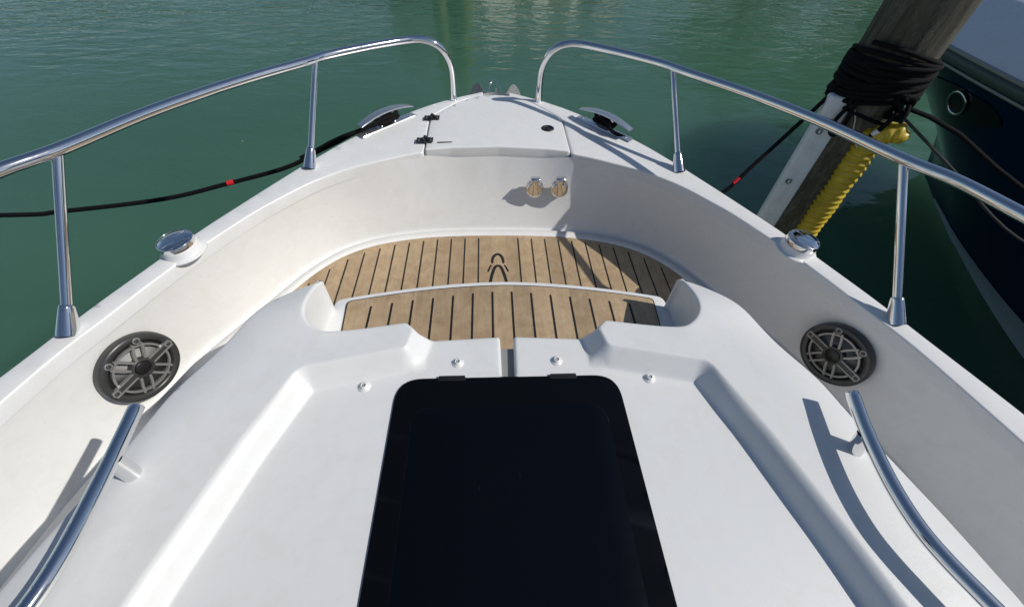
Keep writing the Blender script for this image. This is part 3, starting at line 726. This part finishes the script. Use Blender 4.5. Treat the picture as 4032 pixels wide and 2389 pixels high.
# port line: figure turns on the cleat, two parts, then away to port
O, U3, V3 = CP
def cl(u, v_, z): return tuple(O+U3*u+V3*v_+np.array([0, 0, z]))
turns = [cl(-.02, .018, .018), cl(.05, .020, .022), cl(.060, 0, .030), cl(.045, -.018, .030), cl(-.045, -.018, .028), cl(-.062, 0, .03), cl(-.045, .018, .036), cl(.045, .016, .040), cl(.056, 0, .046), cl(.04, -.016, .046),
         cl(-.05, -.012, .044), cl(-.10, -.004, .030)]
run = [(-.685, 1.905, 1.092), (-.77, 1.915, 1.045), (-.868, 1.911, 1.0), (-1.019, 1.845, .95), (-1.277, 1.79, .90), (-1.557, 1.698, .87), (-1.96, 1.615, .86), (-2.194, 1.585, .86), (-3.4, 1.45, .93), (-5.2, 1.2, 1.3)]
pl = tag(rope('mooring_rope', turns+run, .0100, ROPE), 'black braided mooring rope with red mark leading away over the water to port', 'rope', 'mooring ropes')
mb = MB(); tube(mb, [(-1.262, 1.7945, .9025), (-1.292, 1.7855, .8980)], .0120, 14, cap=False); mb.build('red_marker', REDM, pl)
mb = MB(); tube(mb, resample(spline([cl(-.06, .012, .016), (-.690, 1.892, 1.100), (-.78, 1.905, 1.058), (-.88, 1.902, 1.008), (-.95, 1.875, .985)], 6), step=.012), .008, 12, uvs=55); mb.build('doubled_end', ROPE, pl)
# far post for that line, outside the frame
# starboard line to the piling
PC = np.array([1.649, 1.829]); PR = .138
O, U3, V3 = CS
turns = [cl(-.04, -.018, .018), cl(.045, -.018, .022), cl(.058, 0, .028), cl(.045, .018, .030), cl(-.045, .018, .030), cl(-.060, 0, .034), cl(-.045, -.017, .040), cl(.040, -.015, .046), cl(.054, 0, .052), cl(.04, .016, .05), cl(-.03, .02, .045), cl(-.085, .035, .02)]
run = [(.715, 1.925, 1.045), (.79, 1.85, .95), (.86, 1.74, .86), (.96, 1.68, .835)]
wrapstart = (1.493, 1.838, 1.372)
leg = [(1.105, 1.690, .930), (1.20, 1.7265, 1.035), (1.30, 1.765, 1.147), (1.40, 1.803, 1.262), wrapstart]
wr = []
cx_, cy_ = PC; n_t = 9; az0 = math.atan2(wrapstart[1]-cy_, wrapstart[0]-cx_)
for i in range(n_t*24):
    a_ = az0-2*math.pi*i/24; tt = i/(n_t*24); z_ = 1.385+.13*tt+.012*math.sin(a_*1.0+1+tt*9)+(.035*math.cos(a_-az0-.5))*(tt**1.5)
    rr = PR+.012+.012*abs(math.sin(tt*17))
    wr.append((cx_+rr*math.cos(a_), cy_+rr*math.sin(a_), z_))
srope = tag(rope('mooring_rope', turns+run+leg+wr, .0092, ROPE, n=3), 'black mooring rope with red mark, tied from starboard cleat round the wooden piling', 'rope', 'mooring ropes')
mb = MB(); a_, b_ = np.array(leg[0])*.62+np.array(leg[1])*.38, np.array(leg[0])*.38+np.array(leg[1])*.62; tube(mb, [a_, b_], .0105, 14, cap=False); mb.build('red_marker', REDM, srope)

# ================================================================== PILING and what hangs on it
mb = MB(); v = []; f = []; seg = 72; nz = 90
for i in range(nz):
    z = -1.6+3.5*i/(nz-1)
    for j in range(seg):
        t = 2*math.pi*j/seg; r = PR*(1+.035*math.sin(3*t+1.2*z)+.018*math.sin(7*t-2.1*z+1)+.008*math.sin(17*t+z*3))*(1.0+.02*z); v.append((r*math.cos(t), r*math.sin(t), z))
f = [(i*seg+j, i*seg+(j+1) % seg, (i+1)*seg+(j+1) % seg, (i+1)*seg+j) for i in range(nz-1) for j in range(seg)]+[tuple(range((nz-1)*seg, nz*seg))]
pil = link('wooden_piling', v, f, WOOD); pil.location = (PC[0], PC[1], 0)
tag(pil, 'thick weathered wooden piling standing in the water beside the bow', 'piling')
az = math.atan2(PC[0]+.055, PC[1]); TW = np.array([-math.sin(az), -math.cos(az), 0]); LF = np.array([-math.cos(az), math.sin(az), 0]); UP = np.array([0, 0, 1.]); C3 = np.array([*PC, 0])
# vinyl dock bumper strip
BW = [(-.052, -.012), (.052, -.012), (.062, .004), (.058, .030), (.042, .040), (-.036, .043), (-.054, .030), (-.057, .004)]
bo = C3+LF*.085+TW*(PR-.028)
BU = LF*.94+TW*.34; BU /= np.linalg.norm(BU); BV = np.cross(UP, BU); BV = BV if BV@TW > 0 else -BV
mb = MB(); k = len(BW); zz = list(np.linspace(-.9, 1.335, 40))+[1.345, 1.350, 1.352]
v = []
for z in zz:
    s = 1 if z < 1.338 else (.97 if z < 1.347 else (.90 if z < 1.351 else .80))
    v += [bo+BU*a_*s+BV*b_*s+UP*z for a_, b_ in round_poly(BW, .008, 3)]
k = len(round_poly(BW, .008, 3)); f = [(i*k+j, i*k+(j+1) % k, (i+1)*k+(j+1) % k, (i+1)*k+j) for i in range(len(zz)-1) for j in range(k)]+[tuple(range((len(zz)-1)*k, len(zz)*k))]
mb.add(v, f)
for z0 in np.arange(-.3, 1.2, .26):     # raised ribs between the bolts
    for a_ in (-.018, .004, .020):
        extrude_poly(mb, round_poly([(a_-.0035, z0+.07), (a_+.0035, z0+.07), (a_+.0035, z0+.26), (a_-.0035, z0+.26)], .003, 3), bo, BU, UP, BV, .038, .0455)
bmp = mb.build('dock_bumper', BUMP, sharp=.7); tag(bmp, 'pale grey vinyl bumper strip bolted upright to the wooden piling', 'dock bumper')
for z0 in np.arange(-.14, 1.25, .26):
    mb = MB(); lathe(mb, [(.014, .040), (.014, .0465), (.010, .0475), (.006, .0435)], bo+BU*.022+UP*(z0+.04), BV, 20); mb.build('bolt_recess', mat('bolt_grey', (.16, .18, .19), .5) if z0 < -.1 else bpy.data.materials['bolt_grey'], bmp)
# yellow ruffled sleeve
yo = C3-LF*.098+TW*.115
P_ = []; rr = []
for i in range(420):
    z = -.25+1.46*i/419; P_.append(yo+UP*z-LF*(.012*math.sin(z*2.2))); ph = z*215; rr.append(.0515+.0025*math.sin(ph)+.0020*math.sin(ph*.137+1))
n0 = len(P_); top = P_[-1]
for i in range(1, 34):
    t = i/33; q = top+UP*(.055*math.sin(t*math.pi*.8))-LF*(.10*t)-TW*(.02*t); P_.append(q); rr.append(.052-.014*t+.002*math.sin(i*.9)-(.006 if t > .93 else 0))
Pa, Ta, fr = frames(P_); seg = 40; v = []
for i in range(len(Pa)):
    a_, b_ = fr[i]
    for j in range(seg):
        t = 2*math.pi*j/seg; ph = (Pa[i][2]*215 if i < n0 else i*.6)
        w_ = rr[i]+.0038*math.sin(ph+1.6*math.sin(t)+.9*math.sin(Pa[i][2]*19))*(.45+.55*max(0, math.cos(t-1)))
        fx = 1.0 if i < n0 else 1-.25*(i-n0)/33
        v.append(Pa[i]+a_*math.cos(t)*w_+b_*math.sin(t)*w_*fx)
f = [(i*seg+j, i*seg+(j+1) % seg, (i+1)*seg+(j+1) % seg, (i+1)*seg+j) for i in range(len(Pa)-1) for j in range(seg)]
c_in = len(v); a_, b_ = fr[-1]
for j in range(seg):
    t = 2*math.pi*j/seg; v.append(Pa[-1]-Ta[-1]*.03+a_*math.cos(t)*.02+b_*math.sin(t)*.012)
f += [((len(Pa)-1)*seg+j, (len(Pa)-1)*seg+(j+1) % seg, c_in+(j+1) % seg, c_in+j) for j in range(seg)]+[tuple(range(c_in, c_in+seg))]
ys = link('yellow_sleeve', v, f, YEL); tag(ys, 'yellow ruffled vinyl sleeve hanging upright against the wooden piling', 'hose sleeve')

# second, bulkier rope bundle belonging to the neighbour: coils, knot, loop, tail
wr = []
for i in range(17*24):
    a_ = -2*math.pi*i/24; tt = i/(17*24)
    z_ = 1.415+.070*math.sin(tt*9.0)+.015*math.sin(a_+tt*5)+.022*math.sin(a_+2.4)
    rr_ = PR+.019+.010*math.sin(tt*23)+.004*math.sin(a_*2)
    wr.append((cx_+rr_*math.cos(a_), cy_+rr_*math.sin(a_), z_))
kc = C3-LF*.125+TW*.115+UP*1.365
kn = [tuple(kc+LF*.032*math.sin(2.3*t)+TW*.030*math.cos(3.1*t+.4)+UP*.045*math.sin(1.7*t+1)) for t in np.linspace(0, 13, 70)]
away = [tuple(kc-LF*.03), (1.90, 1.56, 1.30), (2.3, 1.38, 1.10), (2.75, 1.2, 1.02), (2.98, .9, 1.12), (3.1, .3, 1.25)]
nrope = tag(rope('mooring_rope', wr+kn+away, .0088, ROPE, n=2), 'heavy black rope coiled and knotted round the piling, running to the navy boat', 'rope', 'mooring ropes')
lp0 = C3+LF*.045+TW*(PR+.020)
loop = [lp0+UP*1.40, lp0+UP*1.33+TW*.01, lp0+UP*1.27+LF*.012+TW*.012, lp0+UP*1.222+LF*.008+TW*.012, lp0+UP*1.205-LF*.008+TW*.012, lp0+UP*1.225-LF*.024+TW*.012, lp0+UP*1.28-LF*.026+TW*.012, lp0+UP*1.34-LF*.02+TW*.01, lp0+UP*1.40-LF*.018]
rope('hanging_loop', loop, .0088, ROPE, nrope)
tl = [kc+UP*-.02+TW*.02, kc+UP*-.06+TW*.03+LF*.006, kc+UP*-.095+TW*.035+LF*.018]
rope('rope_tail', tl, .0098, ROPE, nrope)
e0, e1 = tl[-1], tl[-1]+np.array(UP*-.022+LF*.010); mb = MB(); tube(mb, [e0, e1], .0102, 14); mb.build('tail_whipping', WHITEP, nrope)
e2 = e1+UP*-.028+LF*.012; mb = MB(); tube(mb, [e1, (e1+e2)/2, e2], [.0102, .0112, .0108], 14); mb.build('tail_tip', ROPE, nrope)
mb = MB(); low = [C3-LF*.04+TW*(PR+.012)+UP*1.30, C3-LF*.09+TW*.115+UP*1.285, kc+UP*-.075+TW*.01]; tube(mb, resample(spline([C3+LF*.06+TW*(PR+.01)+UP*1.315]+low, 5), step=.012), .007, 12, uvs=55); mb.build('lower_turn', ROPE, nrope)
cord = [C3+LF*.03+TW*(PR+.012)+UP*1.34, C3-LF*.005+TW*(PR+.016)+UP*1.29, C3-LF*.03+TW*(PR+.010)+UP*1.235, yo+TW*.050+UP*1.185+LF*.02]
mb = MB(); tube(mb, spline(cord, 6), .0026, 8); tag(mb.build('cord', CORD), 'thin pale cord tying the yellow sleeve to the piling', 'cord')
g_ = [tuple(kc-UP*.02), (1.93, 1.52, 1.18), (2.3, 1.32, .95), (2.7, 1.13, .87), (3.05, .85, .95)]
tag(rope('thin_rope', g_, .0058, ROPEG), 'thinner grey rope running from the piling knot to the navy boat', 'rope')

# ================================================================== NEIGHBOUR BOAT
nb = tag(empty('navy_boat', (4.25, 0, 0)), 'dark navy boat with pale deck and rubbing strake moored beyond the piling', 'boat')
NC = 4.25
ys_ = [-3.5, -2, -1, 0, .8, 1.31, 1.8, 2.37, 2.70, 2.95, 3.15, 3.30, 3.40, 3.46]
xw = [3.1, 3.1, 3.12, 3.16, 3.22, 3.32, 3.48, 3.71, 3.87, 3.99, 4.09, 4.17, 4.215, 4.24]
yr = [-3.5, -2, -1, 0, .8, 1.6, 2.23, 2.7, 3.03, 3.4, 3.7, 3.95, 4.15, 4.27]
xr = [2.92, 2.90, 2.89, 2.88, 2.885, 2.90, 2.925, 2.965, 3.01, 3.10, 3.24, 3.45, 3.78, 4.24]
hn = 120
WL = resample(spline(list(zip(xw, ys_)), 6), n=hn); RL = resample(spline(list(zip(xr, yr)), 6), n=hn)
def hullrow(s, z):   # s: 0 waterline .. 1 rail ; concave flare
    c = s**1.25 if s >= 0 else s; q = WL*(1-c)+RL*c; return [(a_-NC, b_, z) for a_, b_ in q]
def mirror_join(mb):
    n0 = len(mb.v); fs = list(mb.f); mb.v += [(-x, y, z) for x, y, z in mb.v]; mb.f += [tuple(i+n0 for i in q)[::-1] for q in fs]; mb.m += list(mb.m); mb.uv += list(mb.uv); return mb
mb = MB(); rows = [hullrow(-.25, -.35), hullrow(0, -.01)]+[hullrow(s, 1.19*s) for s in np.linspace(.04, 1, 20)]
v = [q for r in rows for q in r]; f = [(r*hn+i, r*hn+i+1, (r+1)*hn+i+1, (r+1)*hn+i) for r in range(len(rows)-1) for i in range(hn-1)]
mb.add(v, [q[::-1] for q in f]); mirror_join(mb).build('hull', NAVY, nb)
def on_hull(y_target, z):
    s = max(0, min(1, z/1.19)); r = np.array(hullrow(s, z)); i = np.interp(y_target, r[:, 1], np.arange(hn)); return np.array([np.interp(i, np.arange(hn), r[:, 0]), y_target, z])
# boot stripe
mb = MB(); v = []; cols = 70
for r_i in range(4):
    for i in range(cols):
        y = -3.4+6.4*i/(cols-1); hgt = .015+.16*max(0, min(1, (3.0-y)/1.9))**1.1; z = -.03+(hgt+.03)*r_i/3; q = on_hull(y, max(z, 0)); v.append((q[0]-.006-(.01 if z < 0 else 0), y, z))
mb.add(v, [(r*cols+i, (r+1)*cols+i, (r+1)*cols+i+1, r*cols+i+1) for r in range(3) for i in range(cols-1)]); mirror_join(mb).build('boot_stripe', BOOT, nb)
# strake
rl3 = [(a_-NC, b_, 1.20) for a_, b_ in RL]
mb = MB()
def sweep(mb, path, prof, mi=0):
    P, T, fr = frames(path); v = []; k = len(prof)
    for p_, t_ in zip(P, T):
        side = np.array([-t_[1], t_[0], 0]); side /= np.linalg.norm(side)
        v += [p_+side*a_+UP*b_ for a_, b_ in prof]
    mb.add(v, [(i*k+j, i*k+(j+1) % k, (i+1)*k+(j+1) % k, (i+1)*k+j) for i in range(len(P)-1) for j in range(k)], mi)
sweep(mb, rl3, [(-.02, -.035), (.022, -.033), (.030, -.02), (.030, .012), (.020, .028), (-.02, .03)], 0)
sweep(mb, rl3, [(.020, -.048), (.034, -.046), (.036, -.034), (.022, -.032)], 1)
sweep(mb, rl3, [(.0, .030), (.022, .029), (.020, .044), (.0, .048)], 1)
mirror_join(mb).build('rubbing_strake', [RUBR, RUBL], nb)
# shaded bulwark side and lit deck
RL2 = RL.copy(); 
def inset(RLx, d):
    e = np.gradient(RLx, axis=0); e /= np.linalg.norm(e, axis=1)[:, None]; n = np.stack([e[:, 1], -e[:, 0]], 1); q = RLx+n*d; q[:, 0] = np.minimum(q[:, 0], NC-.0); return q
mb = MB(); rows = []
for d, z in ((.0, 1.235), (.012, 1.262), (.05, 1.31), (.13, 1.41), (.20, 1.49), (.225, 1.508), (.26, 1.515), (.6, 1.56), (1.2, 1.60), (1.75, 1.62)):
    q = inset(RL, d); rows.append([(a_-NC, b_, z) for a_, b_ in q])
v = [q for r in rows for q in r]; f = [(r*hn+i, (r+1)*hn+i, (r+1)*hn+i+1, r*hn+i+1) for r in range(len(rows)-1) for i in range(hn-1)]; mb.add(v, f)
mirror_join(mb).build('deck', HWHITE, nb)
# cabin aft on the neighbour
mb = MB(); box(mb, (0, -1.6, 2.1), (2.1, 3.2, 1.1), bev=.15); cab = mb.build('cabin', HWHITE, nb, sharp=.9)
mb = MB(); box(mb, (0, .01, 2.2), (1.7, .04, .55), bev=.01); mb.build('windscreen', GLASS, cab, smooth=False)
# black anchor patch with ring
PATCH = [(3.98, .70), (3.48, .645), (3.1, .71), (2.76, .795), (2.5, .90), (2.28, 1.0), (2.30, 1.04), (2.40, 1.075), (2.72, 1.07), (3.2, 1.0), (3.7, .93), (4.0, .90)]
def hull_patch(mb, poly, off, mi=0, grid=.05):
    Lp = ccw(np.array(poly, float)); Lp = resample(Lp, step=.04, closed=True); k = len(Lp)
    lo, hi = Lp.min(0), Lp.max(0); gx, gy = np.meshgrid(np.arange(lo[0], hi[0], grid), np.arange(lo[1], hi[1], grid)); G = np.stack([gx.ravel(), gy.ravel()], 1)
    G = G[inside(G, Lp)]; G = G[segdist(G, Lp, np.roll(Lp, -1, 0)) > grid*.4]
    V, E, F, *_ = delaunay_2d_cdt([Vector(map(float, q)) for q in np.vstack([Lp, G])], [(i, (i+1) % k) for i in range(k)], [], 1, 1e-6)
    mb.add([on_hull(q.x, q.y)+[-off, -off*.15, -off*.4] for q in V], [tuple(q) for q in F], mi)
mb = MB(); hull_patch(mb, PATCH, .006); mb.build('anchor_patch', NAVYK, nb)
pc = on_hull(2.68, .98); ha = (on_hull(2.60, 1.02)-on_hull(2.78, .94))/2; hb_ = (on_hull(2.70, 1.045)-on_hull(2.66, .915))/2; nn_ = np.cross(ha, hb_); nn_ /= np.linalg.norm(nn_); nn_ = nn_ if nn_[0] < 0 else -nn_
mb = MB(); tube(mb, [pc+nn_*.014+ha*math.cos(a_)+hb_*math.sin(a_) for a_ in np.linspace(0, 2*math.pi, 49)], .0075, 10, cap=False); mb.build('hawse_ring', CHROME, nb)
mb = MB(); extrude_poly(mb, [(.95*math.cos(a_), .95*math.sin(a_)) for a_ in np.linspace(0, 2*math.pi, 32, endpoint=False)], pc, ha, hb_, nn_, .008, .011); mb.build('hawse_hole', RUBBER, nb, smooth=False)

# ================================================================== WATER, bottom and what it mirrors
mb = MB(); mb.add([(x, y, z) for z in (-6, 0) for x, y in ((-400, -400), (400, -400), (400, 400), (-400, 400))], [(3, 2, 1, 0), (4, 5, 6, 7), (0, 1, 5, 4), (1, 2, 6, 5), (2, 3, 7, 6), (3, 0, 4, 7)])
wv = mb.build('water', WATER, smooth=False); tag(wv, kind='structure')
for i, (x, y, r0) in enumerate([(-1.62, 2.32, .012), (-1.03, 2.2, .011), (-2.4, 3.9, .013)]):
    mb = MB(); q = [(r0*math.cos(t)*(1+.2*math.sin(3*t)), r0*.5*math.sin(t)) for t in np.linspace(0, 2*math.pi, 12, endpoint=False)]
    a0 = i*1.1; extrude_poly(mb, [(c_[0]*math.cos(a0)-c_[1]*math.sin(a0), c_[0]*math.sin(a0)+c_[1]*math.cos(a0)) for c_ in q], (0, 0, 0), (1, 0, 0), (0, 1, 0), (0, 0, 1), 0, .0015)
    o = mb.build('floating_leaf', FLOTSAM, smooth=False); o.location = (x, y, .003)
    tag(o, ['tiny dry leaf floating nearest the red rope mark', 'tiny pale leaf floating in front of the middle port stanchion', 'tiny leaf floating far out on the port side water'][i], 'leaf', 'leaves floating on the water')
def tree(x, y, h, rad, seed, label):
    r = random.Random(seed); t = empty('tree', (x, y, 0)); tag(t, label, 'tree', 'trees on the far bank')
    mb = MB(); tube(mb, [(0, 0, 0), (.1, .05, h*.3), (.0, .1, h*.6)], [.22, .17, .09], 10)
    for k in range(5):
        a_ = r.random()*6.28; tube(mb, [(0, 0, h*(.3+.06*k)), (math.cos(a_)*rad*.5, math.sin(a_)*rad*.5, h*(.5+.07*k))], [.09, .03], 7)
    mb.build('trunk', BARK, t)
    v = []; f = []
    for k in range(2600):
        c_ = np.array([r.gauss(0, 1), r.gauss(0, 1), r.gauss(0, 1)]); c_ /= np.linalg.norm(c_); lobe = 1+.25*math.sin(c_[0]*5+seed)+.2*math.sin(c_[1]*6+c_[2]*4)
        c_ = c_*(r.random()**.35)*lobe*[rad, rad, h*.36]+[0, 0, h*.64]; u_1 = np.array([r.gauss(0, 1), r.gauss(0, 1), r.gauss(0, 1)]); u_1 /= np.linalg.norm(u_1); w_1 = np.cross(u_1, [r.random(), r.random(), 1]); w_1 /= np.linalg.norm(w_1); s = .16+.12*r.random()
        o = len(v); v += [c_-u_1*s, c_+w_1*s*.5, c_+u_1*s, c_-w_1*s*.5]; f.append((o, o+1, o+2, o+3))
    link('crown', v, f, LEAF, t, smooth=False)
tree(10, 19, 5.2, 2.6, 1, 'round green tree on the far bank, nearest the pale boathouse')
tree(14.5, 18, 6.2, 3.2, 2, 'tall dense green tree on the far bank')
tree(20, 17, 6.2, 3.4, 3, 'broad green tree at the right of the far bank')
tree(26, 14, 6.5, 3.4, 4, 'green tree on the bank past the navy boat')
bh = tag(empty('boathouse', (1.2, 19.5, 0)), 'low pale boathouse on the far bank, mirrored in the water ahead of the bow', 'boathouse')
bh.rotation_euler = (0, 0, R(38))
mb = MB(); box(mb, (0, 0, 1.5), (9.5, 3, 2.2), bev=.02); mb.build('wall', PALE, bh, smooth=False)
mb = MB(); extrude_poly(mb, [(-1.8, 2.6), (1.8, 2.6), (0, 3.3)], (0, 0, 0), (0, 1, 0), (0, 0, 1), (1, 0, 0), -5, 5); mb.build('roof', DOCKW, bh, smooth=False)
for x in (-3.2, -1.0, 2.4):
    mb = MB(); box(mb, (x, -1.51, 1.7), (.9, .06, .9)); mb.build('window', GLASS, bh, smooth=False)
mb = MB(); box(mb, (.8, -1.51, 1.35), (1.0, .06, 1.8)); mb.build('door', DOCKW, bh, smooth=False)
dol = tag(empty('reflection_posts', (-.75, 10.6, 0)), 'unseen cluster of three posts added to mirror an olive patch in the water ahead of the bow', 'added posts')  # out of view, added for the olive reflection it leaves on the water
for dx, dy, ln in ((-.28, 0, .10), (.28, 0, -.10), (0, .3, 0)):
    mb = MB(); tube(mb, resample([(dx, dy, -1), (dx+ln*.4, dy*.8, 1.0), (dx+ln, dy*.6, 2.15)], n=14), .17, 20); mb.build('post', OLIVEW, dol)
mb = MB(); mb.add([(-60, 17.5, -.5), (60, 14, -.5), (60, 14.3, .5), (-60, 17.8, .5), (60, 120, 1.2), (-60, 120, 1.2)], [(0, 1, 2, 3), (3, 2, 4, 5)]); tag(mb.build('bank', mat('bank_soil', (.11, .12, .06), .9), smooth=False), kind='structure')
